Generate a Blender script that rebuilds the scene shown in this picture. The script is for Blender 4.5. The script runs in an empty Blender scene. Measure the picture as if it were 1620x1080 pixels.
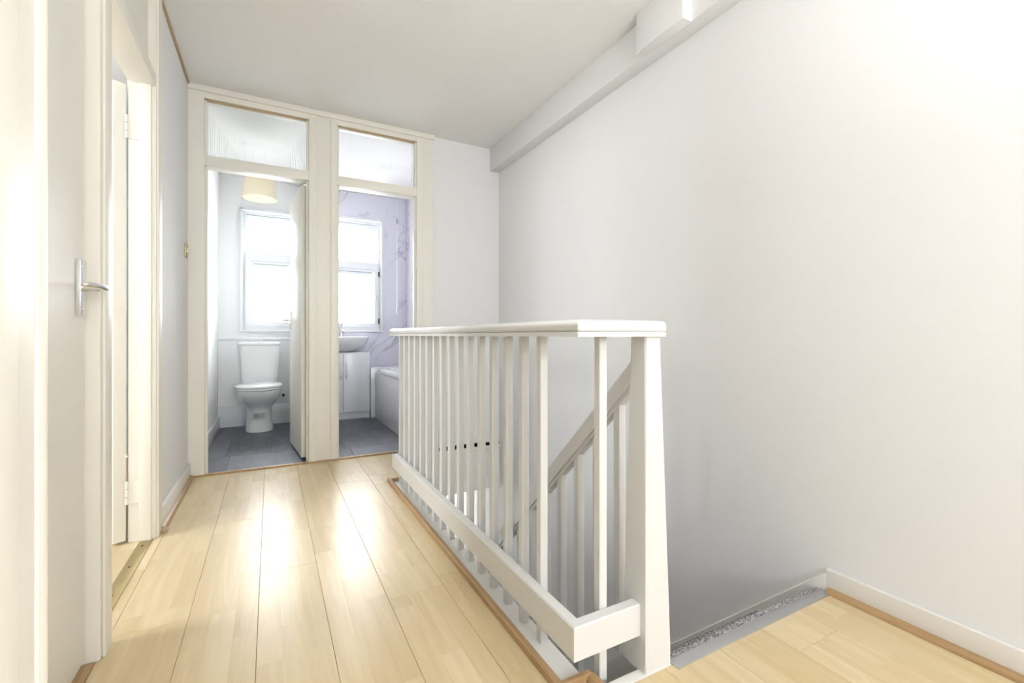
import bpy, bmesh, math, random
from mathutils import Vector, Matrix

random.seed(7)
scene = bpy.context.scene
COL = scene.collection
R = math.radians

# ------------------------------------------------------------------ camera
# hall runs along +Y, +X is towards the stair wall; camera stands in a doorway
F_PX = 715.5
cam_d = bpy.data.cameras.new('camera')
cam_d.sensor_width = 36.0
cam_d.lens = 36.0 * F_PX / 1620.0
cam_d.shift_y = -10.0 / 1620.0
cam_d.clip_start = 0.02
cam = bpy.data.objects.new('camera', cam_d)
COL.objects.link(cam)
cam.location = (0, 0, 0.9)
cam.rotation_euler = (R(90), 0, R(-28.1))
scene.camera = cam

# ------------------------------------------------------------------ sky, lights, exposure
world = bpy.data.worlds.new('overcast_sky')
scene.world = world
world.use_nodes = True
wn = world.node_tree.nodes['Background']
wn.inputs['Color'].default_value = (0.935, 0.968, 1.0, 1)
wn.inputs['Strength'].default_value = 12.5

vs = scene.view_settings
vs.view_transform = 'Standard'
vs.look = 'None'
vs.gamma = 1.0
vs.use_curve_mapping = False
vs.exposure = 1.07


def portal(name, loc, rot, sx, sy):
    """light portal filling a window opening: guides the sampling of the sky, gives no light itself"""
    d = bpy.data.lights.new(name, 'AREA')
    d.shape = 'RECTANGLE'
    d.size, d.size_y = sx, sy
    d.cycles.is_portal = True
    o = bpy.data.objects.new(name, d)
    o.location = loc
    o.rotation_euler = rot
    COL.objects.link(o)


portal('sky_portal_toilet', (0.0, 5.40, 1.57), (R(-90), 0, 0), 0.56, 1.24)
portal('sky_portal_bathroom', (0.83, 5.40, 1.57), (R(-90), 0, 0), 0.62, 1.24)
portal('sky_portal_landing', (0.80, -2.68, 1.55), (R(90), 0, 0), 1.1, 1.2)
portal('sky_portal_left_room', (-3.06, 1.75, 1.5), (R(90), 0, R(-90)), 1.1, 1.2)


def bulb(name, loc, power, radius, color=(1, 0.99, 0.965)):
    d = bpy.data.lights.new(name, 'POINT')
    d.energy = power
    d.shadow_soft_size = radius
    d.color = color
    o = bpy.data.objects.new(name, d)
    o.location = loc
    COL.objects.link(o)
    return o


FILL_HALL, LAMP_TOILET, FILL_BATH, FILL_FOOT = 7.0, 1.6, 3.0, 42.0  # hall, bathroom and stair foot lamps are added fill

# ------------------------------------------------------------------ materials
MATS = {}


def mat(name, color, rough=0.5, metal=0.0, bump=0.0, bscale=60.0, var=0.0, vscale=3.0, spec=0.5, coat=0.0):
    m = bpy.data.materials.new(name)
    m.use_nodes = True
    nt = m.node_tree
    b = nt.nodes['Principled BSDF']
    b.inputs['Base Color'].default_value = (*color, 1)
    b.inputs['Roughness'].default_value = rough
    b.inputs['Metallic'].default_value = metal
    b.inputs['Specular IOR Level'].default_value = spec
    b.inputs['Coat Weight'].default_value = coat
    if bump or var:
        tc = nt.nodes.new('ShaderNodeTexCoord')
    if var:
        n = nt.nodes.new('ShaderNodeTexNoise')
        n.inputs['Scale'].default_value = vscale
        n.inputs['Detail'].default_value = 4
        nt.links.new(tc.outputs['Object'], n.inputs['Vector'])
        mx = nt.nodes.new('ShaderNodeMix')
        mx.data_type = 'RGBA'
        mx.inputs['A'].default_value = (*[c * (1 - var) for c in color], 1)
        mx.inputs['B'].default_value = (*[min(1, c * (1 + var)) for c in color], 1)
        nt.links.new(n.outputs['Fac'], mx.inputs['Factor'])
        nt.links.new(mx.outputs['Result'], b.inputs['Base Color'])
    if bump:
        n = nt.nodes.new('ShaderNodeTexNoise')
        n.inputs['Scale'].default_value = bscale
        n.inputs['Detail'].default_value = 3
        nt.links.new(tc.outputs['Object'], n.inputs['Vector'])
        bp = nt.nodes.new('ShaderNodeBump')
        bp.inputs['Strength'].default_value = bump
        bp.inputs['Distance'].default_value = 0.004
        nt.links.new(n.outputs['Fac'], bp.inputs['Height'])
        nt.links.new(bp.outputs['Normal'], b.inputs['Normal'])
    MATS[name] = m
    return m


WALL = mat('wall_paint', (0.83, 0.83, 0.83), 0.7, bump=0.08, bscale=45, var=0.008)
WALLC = mat('toilet_wall_paint', (0.91, 0.915, 0.915), 0.6, bump=0.06, bscale=45)
CEIL = mat('ceiling_paint', (0.89, 0.875, 0.85), 0.8, bump=0.05, bscale=50, var=0.01)
CREAM = mat('cream_gloss_paint', (0.85, 0.82, 0.74), 0.45, bump=0.10, bscale=25, var=0.012)
DOORP = mat('beige_door_paint', (0.89, 0.865, 0.80), 0.4, bump=0.06, bscale=18, var=0.012)
BALP = mat('balustrade_paint', (0.74, 0.735, 0.715), 0.3, bump=0.12, bscale=30, var=0.012)
SKIRT = mat('skirting_paint', (0.85, 0.83, 0.79), 0.35, bump=0.08, bscale=25, var=0.012)
UPVC = mat('white_upvc', (0.84, 0.86, 0.88), 0.25)
PORC = mat('white_porcelain', (0.86, 0.87, 0.87), 0.08, coat=0.3)
CABW = mat('white_cabinet_gloss', (0.84, 0.84, 0.87), 0.2)
ACRY = mat('white_acrylic', (0.84, 0.84, 0.88), 0.15)
CHROME = mat('brushed_chrome', (0.78, 0.78, 0.78), 0.22, 1.0)
ALU = mat('aluminium', (0.62, 0.63, 0.65), 0.42, 1.0, bump=0.1, bscale=80)
BRASS = mat('worn_brass', (0.50, 0.41, 0.22), 0.42, 1.0, var=0.15, vscale=14)
BLACK = mat('black_rubber', (0.03, 0.03, 0.03), 0.5)
DARKGAP = mat('dark_subfloor', (0.30, 0.21, 0.12), 0.9, var=0.2, vscale=8)
SHADE = mat('cream_lamp_fabric', (0.74, 0.70, 0.60), 0.8, bump=0.2, bscale=250)
PAPER = mat('white_paper', (0.84, 0.84, 0.83), 0.6)
INK = mat('grey_print', (0.45, 0.45, 0.45), 0.6)
BROWN = mat('brown_edge_strip', (0.47, 0.34, 0.18), 0.5, var=0.15, vscale=9)
VENT = mat('grey_gasket', (0.35, 0.36, 0.38), 0.5)


def wood_mat(name, c1, c2, rough, scale=1.0, strips=False, coat=0.0):
    m = bpy.data.materials.new(name)
    m.use_nodes = True
    nt = m.node_tree
    L = nt.links.new
    b = nt.nodes['Principled BSDF']
    b.inputs['Roughness'].default_value = rough
    b.inputs['Coat Weight'].default_value = coat
    b.inputs['Coat Roughness'].default_value = 0.12
    tc = nt.nodes.new('ShaderNodeTexCoord')
    oi = nt.nodes.new('ShaderNodeObjectInfo')
    mul = nt.nodes.new('ShaderNodeVectorMath')
    mul.operation = 'MULTIPLY_ADD'
    L(oi.outputs['Random'], mul.inputs[0])
    mul.inputs[1].default_value = (7.3, 13.7, 3.1)
    L(tc.outputs['Object'], mul.inputs[2])
    base_vec = mul.outputs[0]
    if strips:                                    # three rows of printed blocks on each board
        sep = nt.nodes.new('ShaderNodeSeparateXYZ')
        L(tc.outputs['Object'], sep.inputs[0])
        com = nt.nodes.new('ShaderNodeCombineXYZ')
        a1 = nt.nodes.new('ShaderNodeMath'); a1.operation = 'MULTIPLY_ADD'
        L(oi.outputs['Random'], a1.inputs[0]); a1.inputs[1].default_value = 9.0
        L(sep.outputs['Y'], a1.inputs[2])
        a2 = nt.nodes.new('ShaderNodeMath'); a2.operation = 'ADD'
        L(sep.outputs['X'], a2.inputs[0]); a2.inputs[1].default_value = 0.0975 + 0.195 * 20
        L(a1.outputs[0], com.inputs['X']); L(a2.outputs[0], com.inputs['Y'])
        br = nt.nodes.new('ShaderNodeTexBrick')
        br.offset = 0.37
        br.offset_frequency = 2
        br.inputs['Color1'].default_value = (0, 0, 0, 1)
        br.inputs['Color2'].default_value = (1, 1, 1, 1)
        br.inputs['Mortar'].default_value = (0.3, 0.3, 0.3, 1)
        br.inputs['Scale'].default_value = 1.0
        br.inputs['Mortar Size'].default_value = 0.0
        br.inputs['Brick Width'].default_value = 0.43
        br.inputs['Row Height'].default_value = 0.065
        L(com.outputs[0], br.inputs['Vector'])
        # shift the grain from block to block
        b.inputs['Specular IOR Level'].default_value = 0.29
        ad = nt.nodes.new('ShaderNodeVectorMath'); ad.operation = 'MULTIPLY_ADD'
        L(br.outputs['Color'], ad.inputs[0]); ad.inputs[1].default_value = (3.3, 5.7, 0)
        L(base_vec, ad.inputs[2])
        base_vec = ad.outputs[0]
    mp = nt.nodes.new('ShaderNodeMapping')
    mp.inputs['Scale'].default_value = (22 * scale, 1.6 * scale, 22 * scale)
    L(base_vec, mp.inputs['Vector'])
    no = nt.nodes.new('ShaderNodeTexNoise')
    no.inputs['Scale'].default_value = 1.0
    no.inputs['Detail'].default_value = 5
    no.inputs['Roughness'].default_value = 0.6
    no.inputs['Distortion'].default_value = 1.2
    L(mp.outputs[0], no.inputs['Vector'])
    ramp = nt.nodes.new('ShaderNodeMapRange')
    ramp.inputs['From Min'].default_value = 0.3
    ramp.inputs['From Max'].default_value = 0.7
    L(no.outputs['Fac'], ramp.inputs['Value'])
    fac = ramp.outputs[0]
    if strips:
        mm = nt.nodes.new('ShaderNodeMath'); mm.operation = 'MULTIPLY_ADD'
        L(br.outputs['Color'], mm.inputs[0]); mm.inputs[1].default_value = 0.46
        h = nt.nodes.new('ShaderNodeMath'); h.operation = 'MULTIPLY'
        L(fac, h.inputs[0]); h.inputs[1].default_value = 0.62
        L(h.outputs[0], mm.inputs[2])
        fac = mm.outputs[0]
    mx = nt.nodes.new('ShaderNodeMix')
    mx.data_type = 'RGBA'
    mx.inputs['A'].default_value = (*c1, 1)
    mx.inputs['B'].default_value = (*c2, 1)
    L(fac, mx.inputs['Factor'])
    L(mx.outputs['Result'], b.inputs['Base Color'])
    return m


LAM = wood_mat('maple_laminate', (0.60, 0.455, 0.245), (0.76, 0.625, 0.40), 0.3, strips=True, coat=0.0)
OAK = wood_mat('oak_beading', (0.36, 0.22, 0.10), (0.52, 0.34, 0.17), 0.4)


def vinyl_mat():
    m = bpy.data.materials.new('grey_slate_vinyl')
    m.use_nodes = True
    nt = m.node_tree
    L = nt.links.new
    b = nt.nodes['Principled BSDF']
    b.inputs['Roughness'].default_value = 0.42
    tc = nt.nodes.new('ShaderNodeTexCoord')
    oi = nt.nodes.new('ShaderNodeObjectInfo')
    mul = nt.nodes.new('ShaderNodeVectorMath'); mul.operation = 'MULTIPLY_ADD'
    L(oi.outputs['Random'], mul.inputs[0]); mul.inputs[1].default_value = (7.3, 13.7, 3.1)
    L(tc.outputs['Object'], mul.inputs[2])
    mp = nt.nodes.new('ShaderNodeMapping'); mp.inputs['Scale'].default_value = (16, 4, 16)
    L(mul.outputs[0], mp.inputs['Vector'])
    no = nt.nodes.new('ShaderNodeTexNoise')
    no.inputs['Scale'].default_value = 1.0; no.inputs['Detail'].default_value = 8; no.inputs['Roughness'].default_value = 0.7
    L(mp.outputs[0], no.inputs['Vector'])
    ad = nt.nodes.new('ShaderNodeMath'); ad.operation = 'MULTIPLY_ADD'
    L(oi.outputs['Random'], ad.inputs[0]); ad.inputs[1].default_value = 0.36
    L(no.outputs['Fac'], ad.inputs[2])
    cr = nt.nodes.new('ShaderNodeValToRGB')
    cr.color_ramp.elements[0].position = 0.35; cr.color_ramp.elements[0].color = (0.05, 0.055, 0.068, 1)
    cr.color_ramp.elements[1].position = 0.85; cr.color_ramp.elements[1].color = (0.13, 0.14, 0.17, 1)
    L(ad.outputs[0], cr.inputs['Fac'])
    L(cr.outputs['Color'], b.inputs['Base Color'])
    return m


VINYL = vinyl_mat()


def marble_mat():
    m = bpy.data.materials.new('marble_panel_lilac_cast')
    m.use_nodes = True
    nt = m.node_tree
    L = nt.links.new
    b = nt.nodes['Principled BSDF']
    b.inputs['Roughness'].default_value = 0.22
    tc = nt.nodes.new('ShaderNodeTexCoord')
    mp = nt.nodes.new('ShaderNodeMapping')
    mp0 = nt.nodes.new('ShaderNodeMapping')
    mp0.inputs['Rotation'].default_value = (0, R(42), 0)
    mp.inputs['Scale'].default_value = (0.55, 0.8, 1.9)
    L(tc.outputs['Object'], mp0.inputs['Vector'])
    L(mp0.outputs[0], mp.inputs['Vector'])
    d = nt.nodes.new('ShaderNodeTexNoise')
    d.inputs['Scale'].default_value = 1.55; d.inputs['Detail'].default_value = 5; d.inputs['Roughness'].default_value = 0.5
    d.inputs['Distortion'].default_value = 0.55
    L(mp.outputs[0], d.inputs['Vector'])
    s = nt.nodes.new('ShaderNodeMath'); s.operation = 'SUBTRACT'
    L(d.outputs['Fac'], s.inputs[0]); s.inputs[1].default_value = 0.5
    a = nt.nodes.new('ShaderNodeMath'); a.operation = 'ABSOLUTE'
    L(s.outputs[0], a.inputs[0])
    mr = nt.nodes.new('ShaderNodeMapRange')
    mr.inputs['From Min'].default_value = 0.0; mr.inputs['From Max'].default_value = 0.020
    mr.inputs['To Min'].default_value = 1.0; mr.inputs['To Max'].default_value = 0.0
    L(a.outputs[0], mr.inputs['Value'])
    n2 = nt.nodes.new('ShaderNodeTexNoise')
    n2.inputs['Scale'].default_value = 3.0
    L(tc.outputs['Object'], n2.inputs['Vector'])
    m2 = nt.nodes.new('ShaderNodeMapRange')
    m2.inputs['From Min'].default_value = 0.42; m2.inputs['From Max'].default_value = 0.62
    L(n2.outputs['Fac'], m2.inputs['Value'])
    mu = nt.nodes.new('ShaderNodeMath'); mu.operation = 'MULTIPLY'
    L(mr.outputs[0], mu.inputs[0]); L(m2.outputs[0], mu.inputs[1])
    mx = nt.nodes.new('ShaderNodeMix'); mx.data_type = 'RGBA'
    mx.inputs['A'].default_value = (0.78, 0.765, 0.865, 1)  # lilac cast of the cool bathroom light put into the base colour
    mx.inputs['B'].default_value = (0.46, 0.45, 0.52, 1)
    L(mu.outputs[0], mx.inputs['Factor'])
    L(mx.outputs['Result'], b.inputs['Base Color'])
    return m


MARBLE = marble_mat()


def carpet_mat():
    m = bpy.data.materials.new('speckled_grey_carpet')
    m.use_nodes = True
    nt = m.node_tree
    b = nt.nodes['Principled BSDF']
    b.inputs['Roughness'].default_value = 0.95
    tc = nt.nodes.new('ShaderNodeTexCoord')
    v = nt.nodes.new('ShaderNodeTexVoronoi'); v.inputs['Scale'].default_value = 330
    nt.links.new(tc.outputs['Object'], v.inputs['Vector'])
    cr = nt.nodes.new('ShaderNodeValToRGB')
    cr.color_ramp.elements[0].position = 0.3; cr.color_ramp.elements[0].color = (0.09, 0.085, 0.09, 1)
    cr.color_ramp.elements[1].position = 0.75; cr.color_ramp.elements[1].color = (0.52, 0.50, 0.51, 1)
    nt.links.new(v.outputs['Color'], cr.inputs['Fac'])
    nt.links.new(cr.outputs['Color'], b.inputs['Base Color'])
    return m


CARPET = carpet_mat()


def pane_mat():
    m = bpy.data.materials.new('window_glass')
    m.use_nodes = True
    nt = m.node_tree
    nt.nodes.remove(nt.nodes['Principled BSDF'])
    out = nt.nodes['Material Output']
    t = nt.nodes.new('ShaderNodeBsdfTransparent')
    g = nt.nodes.new('ShaderNodeBsdfGlossy'); g.inputs['Roughness'].default_value = 0.03
    f = nt.nodes.new('ShaderNodeFresnel'); f.inputs['IOR'].default_value = 1.35
    mx = nt.nodes.new('ShaderNodeMixShader')
    nt.links.new(f.outputs[0], mx.inputs['Fac'])
    nt.links.new(t.outputs[0], mx.inputs[1]); nt.links.new(g.outputs[0], mx.inputs[2])
    nt.links.new(mx.outputs[0], out.inputs['Surface'])
    return m


PANE = pane_mat()
REED = mat('reeded_glass', (0.93, 0.95, 0.96), 0.12)
REED.node_tree.nodes['Principled BSDF'].inputs['Transmission Weight'].default_value = 1.0
REED.node_tree.nodes['Principled BSDF'].inputs['IOR'].default_value = 1.3
OPAL = mat('added_lamp_opal_glass', (0.9, 0.89, 0.86), 0.3)  # glowing glass of the added globe lamps
_ob = OPAL.node_tree.nodes['Principled BSDF']
_ob.inputs['Emission Color'].default_value = (1, 0.96, 0.9, 1)
_ob.inputs['Emission Strength'].default_value = 1.0

# ------------------------------------------------------------------ helpers


def setp(o, label=None, cat=None, group=None, kind=None):
    if label: o['label'] = label
    if cat: o['category'] = cat
    if group: o['group'] = group
    if kind: o['kind'] = kind
    return o


def empty(name, loc=(0, 0, 0), **k):
    o = bpy.data.objects.new(name, None)
    o.location = loc
    o.empty_display_size = 0.1
    COL.objects.link(o)
    return setp(o, **k)


def wloc(o):
    v = Vector(o.location)
    while o.parent:
        o = o.parent
        v += Vector(o.location)
    return v


def obj(name, bm, m, parent=None, smooth=False, origin=None, **k):
    """link a bmesh given in world coordinates as one object whose origin is ORIGIN (world)"""
    bmesh.ops.recalc_face_normals(bm, faces=bm.faces)
    if origin is None:
        cs = [v.co for v in bm.verts]
        origin = Vector(((min(c.x for c in cs) + max(c.x for c in cs)) / 2,
                         (min(c.y for c in cs) + max(c.y for c in cs)) / 2, min(c.z for c in cs)))
    origin = Vector(origin)
    bmesh.ops.translate(bm, verts=bm.verts, vec=-origin)
    me = bpy.data.meshes.new(name)
    bm.to_mesh(me)
    bm.free()
    me.materials.append(m)
    if smooth:
        for p in me.polygons: p.use_smooth = True
        try:
            me.set_sharp_from_angle(angle=R(smooth if smooth is not True else 40))
        except Exception:
            pass
    o = bpy.data.objects.new(name, me)
    COL.objects.link(o)
    if parent:
        o.parent = parent
        o.location = origin - wloc(parent)
    else:
        o.location = origin
    return setp(o, **k)


def b_box(x0, x1, y0, y1, z0, z1, bev=0.0, seg=2, M=None):
    bm = bmesh.new()
    bmesh.ops.create_cube(bm, size=1)
    for v in bm.verts:
        v.co = Vector((x0 + (v.co.x + .5) * (x1 - x0), y0 + (v.co.y + .5) * (y1 - y0), z0 + (v.co.z + .5) * (z1 - z0)))
    if bev:
        bmesh.ops.bevel(bm, geom=list(bm.edges), offset=bev, segments=seg, affect='EDGES', profile=0.6)
    if M is not None:
        bmesh.ops.transform(bm, matrix=M, verts=bm.verts)
    return bm


def box(name, x0, x1, y0, y1, z0, z1, m, parent=None, bev=0.002, seg=2, M=None, **k):
    return obj(name, b_box(x0, x1, y0, y1, z0, z1, bev, seg, M), m, parent, smooth=30 if bev else False, **k)


def b_prism(poly, axis, a0, a1):
    """extrude a 2-D polygon along AXIS ('x': poly is (y,z); 'y': poly is (x,z); 'z': poly is (x,y))"""
    bm = bmesh.new()
    def P(p, a):
        return {'x': (a, p[0], p[1]), 'y': (p[0], a, p[1]), 'z': (p[0], p[1], a)}[axis]
    A = [bm.verts.new(P(p, a0)) for p in poly]
    B = [bm.verts.new(P(p, a1)) for p in poly]
    bm.faces.new(A); bm.faces.new(B[::-1])
    n = len(poly)
    for i in range(n):
        bm.faces.new((A[i], A[(i + 1) % n], B[(i + 1) % n], B[i]))
    return bm


def b_grid(us, vs_, solid, axis, a0, a1):
    """one connected slab with rectangular holes. us, vs_: break lines, solid(i,j) -> bool, extruded a0..a1 along axis"""
    bm = bmesh.new()
    def P(u, v, a):
        return {'x': (a, u, v), 'y': (u, a, v), 'z': (u, v, a)}[axis]
    V = {}
    def vert(i, j, k):
        key = (i, j, k)
        if key not in V:
            V[key] = bm.verts.new(P(us[i], vs_[j], a0 if k == 0 else a1))
        return V[key]
    nu, nv = len(us) - 1, len(vs_) - 1
    S = [[bool(solid(i, j)) for j in range(nv)] for i in range(nu)]
    g = lambda i, j: 0 <= i < nu and 0 <= j < nv and S[i][j]
    for i in range(nu):
        for j in range(nv):
            if not S[i][j]: continue
            for k in (0, 1):
                bm.faces.new([vert(*q, k) for q in ((i, j), (i + 1, j), (i + 1, j + 1), (i, j + 1))])
            for (di, dj, e) in ((-1, 0, ((i, j), (i, j + 1))), (1, 0, ((i + 1, j), (i + 1, j + 1))),
                                (0, -1, ((i, j), (i + 1, j))), (0, 1, ((i, j + 1), (i + 1, j + 1)))):
                if not g(i + di, j + dj):
                    bm.faces.new([vert(*e[0], 0), vert(*e[1], 0), vert(*e[1], 1), vert(*e[0], 1)])
    return bm


def slab(name, u, v, holes, axis, a0, a1, m, **k):
    """rectangular slab u=(u0,u1), v=(v0,v1) minus holes [(u0,u1,v0,v1)]"""
    us = sorted({u[0], u[1], *[min(max(h[i], u[0]), u[1]) for h in holes for i in (0, 1)]})
    vv = sorted({v[0], v[1], *[min(max(h[i], v[0]), v[1]) for h in holes for i in (2, 3)]})
    def solid(i, j):
        cu, cv = (us[i] + us[i + 1]) / 2, (vv[j] + vv[j + 1]) / 2
        return not any(h[0] < cu < h[1] and h[2] < cv < h[3] for h in holes)
    return obj(name, b_grid(us, vv, solid, axis, a0, a1), m, **k)


def b_loft(rings, cap0=True, cap1=True):
    bm = bmesh.new()
    rows = [[bm.verts.new(p) for p in r] for r in rings]
    n = len(rows[0])
    for a, b in zip(rows, rows[1:]):
        for i in range(n):
            bm.faces.new((a[i], a[(i + 1) % n], b[(i + 1) % n], b[i]))
    if cap0: bm.faces.new(rows[0][::-1])
    if cap1: bm.faces.new(rows[-1])
    return bm


def ring(cx, cy, z, rx, ry, n=32, p=2.0):
    out = []
    for i in range(n):
        a = 2 * math.pi * i / n
        c, s = math.cos(a), math.sin(a)
        out.append((cx + rx * math.copysign(abs(c) ** (2 / p), c), cy + ry * math.copysign(abs(s) ** (2 / p), s), z))
    return out


def b_lathe(cx, cy, prof, n=24, cap0=True, cap1=True):
    return b_loft([ring(cx, cy, z, r, r, n) for r, z in prof], cap0, cap1)


def b_tube(pts, rad, n=10, cap=True):
    """round tube along a 3-D polyline; rad: number or list"""
    pts = [Vector(p) for p in pts]
    rads = rad if isinstance(rad, (list, tuple)) else [rad] * len(pts)
    rows = []
    for i, p in enumerate(pts):
        d = (pts[min(i + 1, len(pts) - 1)] - pts[max(i - 1, 0)]).normalized()
        ref = Vector((0, 0, 1)) if abs(d.z) < 0.9 else Vector((1, 0, 0))
        a = d.cross(ref).normalized()
        b = d.cross(a).normalized()
        rr = rads[i]
        ra, rb = rr if isinstance(rr, tuple) else (rr, rr)
        rows.append([p + a * ra * math.cos(2 * math.pi * k / n) + b * rb * math.sin(2 * math.pi * k / n) for k in range(n)])
    return b_loft(rows, cap, cap)


def b_sweep(path, prof):
    """sweep a closed (u,z) profile along a plan polyline with mitred corners; u is to the right of travel"""
    path = [Vector(p) for p in path]
    rows = []
    for i, p in enumerate(path):
        d0 = (path[i] - path[i - 1]).normalized() if i else (path[1] - path[0]).normalized()
        d1 = (path[i + 1] - path[i]).normalized() if i < len(path) - 1 else d0
        n0, n1 = Vector((d0.y, -d0.x)), Vector((d1.y, -d1.x))
        mtr = (n0 + n1).normalized()
        s = 1 / max(0.2, mtr.dot(n0))
        rows.append([(p.x + mtr.x * s * u, p.y + mtr.y * s * u, z) for u, z in prof])
    return b_loft(rows)


def arc(cx, cy, r, a0, a1, n):
    return [(cx + r * math.cos(R(a0 + (a1 - a0) * i / n)), cy + r * math.sin(R(a0 + (a1 - a0) * i / n))) for i in range(n + 1)]


def bspline(pts, n=6):
    pts = [Vector(p) for p in pts]
    out = []
    for i in range(len(pts) - 1):
        p0, p1, p2, p3 = pts[max(i - 1, 0)], pts[i], pts[i + 1], pts[min(i + 2, len(pts) - 1)]
        for k in range(n):
            t = k / n
            out.append(0.5 * ((2 * p1) + (p2 - p0) * t + (2 * p0 - 5 * p1 + 4 * p2 - p3) * t * t + (3 * p1 - p0 - 3 * p2 + p3) * t ** 3))
    out.append(pts[-1])
    return out


# ------------------------------------------------------------------ key dimensions
CZ = 2.49            # ceiling
XL, XR = -0.46, 1.74  # hall side walls
YE = 3.50            # end partition, hall face
YN = 0.37            # near wall, hall face
YW = 5.30            # window wall, inner face
WELL_X, WELL_Y0, WELL_Y1 = 0.685, 0.93, 2.76   # stairwell edges
WELL_X2 = 0.92       # its narrower far part

# ------------------------------------------------------------------ room shell
S = dict(kind='structure')
holes_floor = [(0.69, XR, 0.93, 2.76), (0.92, XR, 2.5, YE)]

slab('ceiling', (-3.3, 2.0), (-3.3, 5.6), [], 'z', CZ, CZ + 0.15, CEIL, label='off-white painted ceiling over the hall', **S)

# left wall of the hall: two full height door frames stand in it
slab('wall_left', (YN, 3.55), (0, CZ), [(0.84, 2.57, -1, CZ - 0.001)], 'x', -0.56, XL, WALL,
     label='white left hall wall beside the toilet door', **S)
slab('wall_right', (-2.77, 5.45), (-2.75, CZ), [], 'x', XR, XR + 0.15, WALL, label='tall white wall running down beside the staircase', **S)
# wall behind the camera; its window is added to light the hall
slab('wall_back', (-0.56, XR), (0, CZ), [(0.25, 1.35, 0.95, 2.15)], 'y', -2.77, -2.60, WALL, label='white wall with an added window behind the camera', **S)
box('wall_near_left', -0.56, -0.135, -2.60, YN, 0, CZ, WALL, bev=0, label='white wall corner close to the camera', **S)
# end wall: flat panel right of the bathroom door frame
slab('wall_end', (1.152, XR), (-0.05, CZ), [], 'y', YE, YE + 0.08, WALL, label='white flush panel wall right of the bathroom door', **S)
slab('wall_window', (-0.56, 1.75), (0, CZ), [(-0.268, 0.275, 0.95, 2.18), (0.53, 1.137, 0.95, 2.21)], 'y', YW, YW + 0.17, WALLC,
     label='outer wall with the two white windows', **S)
slab('wall_toilet_left', (YE + 0.05, YW), (0, CZ), [], 'x', -0.56, -0.45, WALLC, label='white left wall of the toilet', **S)
slab('wall_toilet_right', (YE + 0.08, YW), (0, CZ), [], 'x', 0.30, 0.37, WALLC, label='white partition between toilet and bathroom', **S)

# marble cladding in the bathroom
slab('wall_bathroom_back', (0.37, 1.62), (0, CZ), [(0.53, 1.137, 0.93, 2.21)], 'y', YW - 0.012, YW, MARBLE,
     label='white marble cladding, coloured with the lilac light cast, around the bathroom window', **S)
slab('wall_bathroom_right', (YE + 0.08, YW - 0.012), (0, CZ), [], 'x', 1.62, XR, MARBLE, label='marble clad right wall above the bath', **S)
box('wall_bathroom_boxing', 1.41, 1.62, 4.93, YW - 0.012, 0, CZ, MARBLE, bev=0.004, label='marble clad boxed corner in the bathroom', **S)
box('wall_bath_end', 0.965, 1.41, 5.08, YW - 0.012, 0, 0.545, ACRY, bev=0.003, label='white boxing between vanity unit and bath', **S)

# toilet boxing with ledge and skirting
box('wall_toilet_boxing', -0.45, 0.30, 5.22, YW, 0, 0.855, WALLC, bev=0.002, label='white boxed panel behind the toilet', **S)
box('trim_1', -0.45, 0.30, 5.205, YW, 0.855, 0.878, UPVC, bev=0.004, label='white ledge above the toilet boxing', **S)
box('baseboard_toilet_back', -0.45, 0.30, 5.20, 5.22, 0, 0.20, UPVC, bev=0.003, label='deep white skirting behind the toilet', **S)
box('baseboard_toilet_left', -0.45, -0.432, YE + 0.09, 5.20, 0, 0.12, UPVC, bev=0.003, label='white skirting along the toilet left wall', **S)

# left room; its added, unseen window lights the hall through the doorway
slab('wall_left_room_far', (-3.0, -0.56), (0, CZ), [], 'y', 4.3, 4.42, WALLC, label='far wall of the left room', **S)
slab('wall_left_room_near', (-3.0, -0.56), (0, CZ), [], 'y', 0.95, 1.07, WALLC, label='near wall of the left room', **S)
slab('wall_left_room_window', (1.0, 4.4), (0, CZ), [(1.20, 2.30, 0.9, 2.1)], 'x', -3.15, -3.0, WALLC, label='wall of the left room with an added window', **S)
box('wall_cupboard', -1.1, -1.0, 0.25, 0.95, 0, CZ, WALL, bev=0, label='back wall of the closed cupboard', **S)

# stairwell below the hall floor
slab('wall_well_left', (0.8, 6.1), (-2.75, -0.26), [], 'x', 0.55, 0.66, WALL, label='left wall of the stairwell below the floor', **S)
slab('wall_well_near', (0.66, XR), (-2.75, -0.26), [], 'y', 0.72, 0.80, WALL, label='wall under the head of the stairs', **S)
slab('wall_well_far', (0.55, XR), (-2.75, -0.26), [], 'y', 6.0, 6.12, WALL, label='far wall at the foot of the stairs', **S)
slab('wall_well_right', (5.45, 6.1), (-2.75, -0.26), [], 'x', XR, XR + 0.15, WALL, label='right wall beyond the foot of the stairs', **S)
slab('floor_lower', (0.5, XR), (0.7, 6.1), [], 'z', -2.75, -2.62, CARPET, label='grey carpeted floor at the foot of the stairs', **S)

# ------------------------------------------------------------------ floors
def sub_rect(r, hs):
    """r minus holes -> rectangles"""
    out = [r]
    for h in hs:
        nxt = []
        for (a, b, c, d) in out:
            x0, x1, y0, y1 = max(a, h[0]), min(b, h[1]), max(c, h[2]), min(d, h[3])
            if x0 >= x1 or y0 >= y1:
                nxt.append((a, b, c, d)); continue
            if c < y0: nxt.append((a, b, c, y0))
            if y1 < d: nxt.append((a, b, y1, d))
            if a < x0: nxt.append((a, x0, y0, y1))
            if x1 < b: nxt.append((x1, b, y0, y1))
        out = nxt
    return [q for q in out if q[1] - q[0] > 0.012 and q[3] - q[2] > 0.012]


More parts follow.
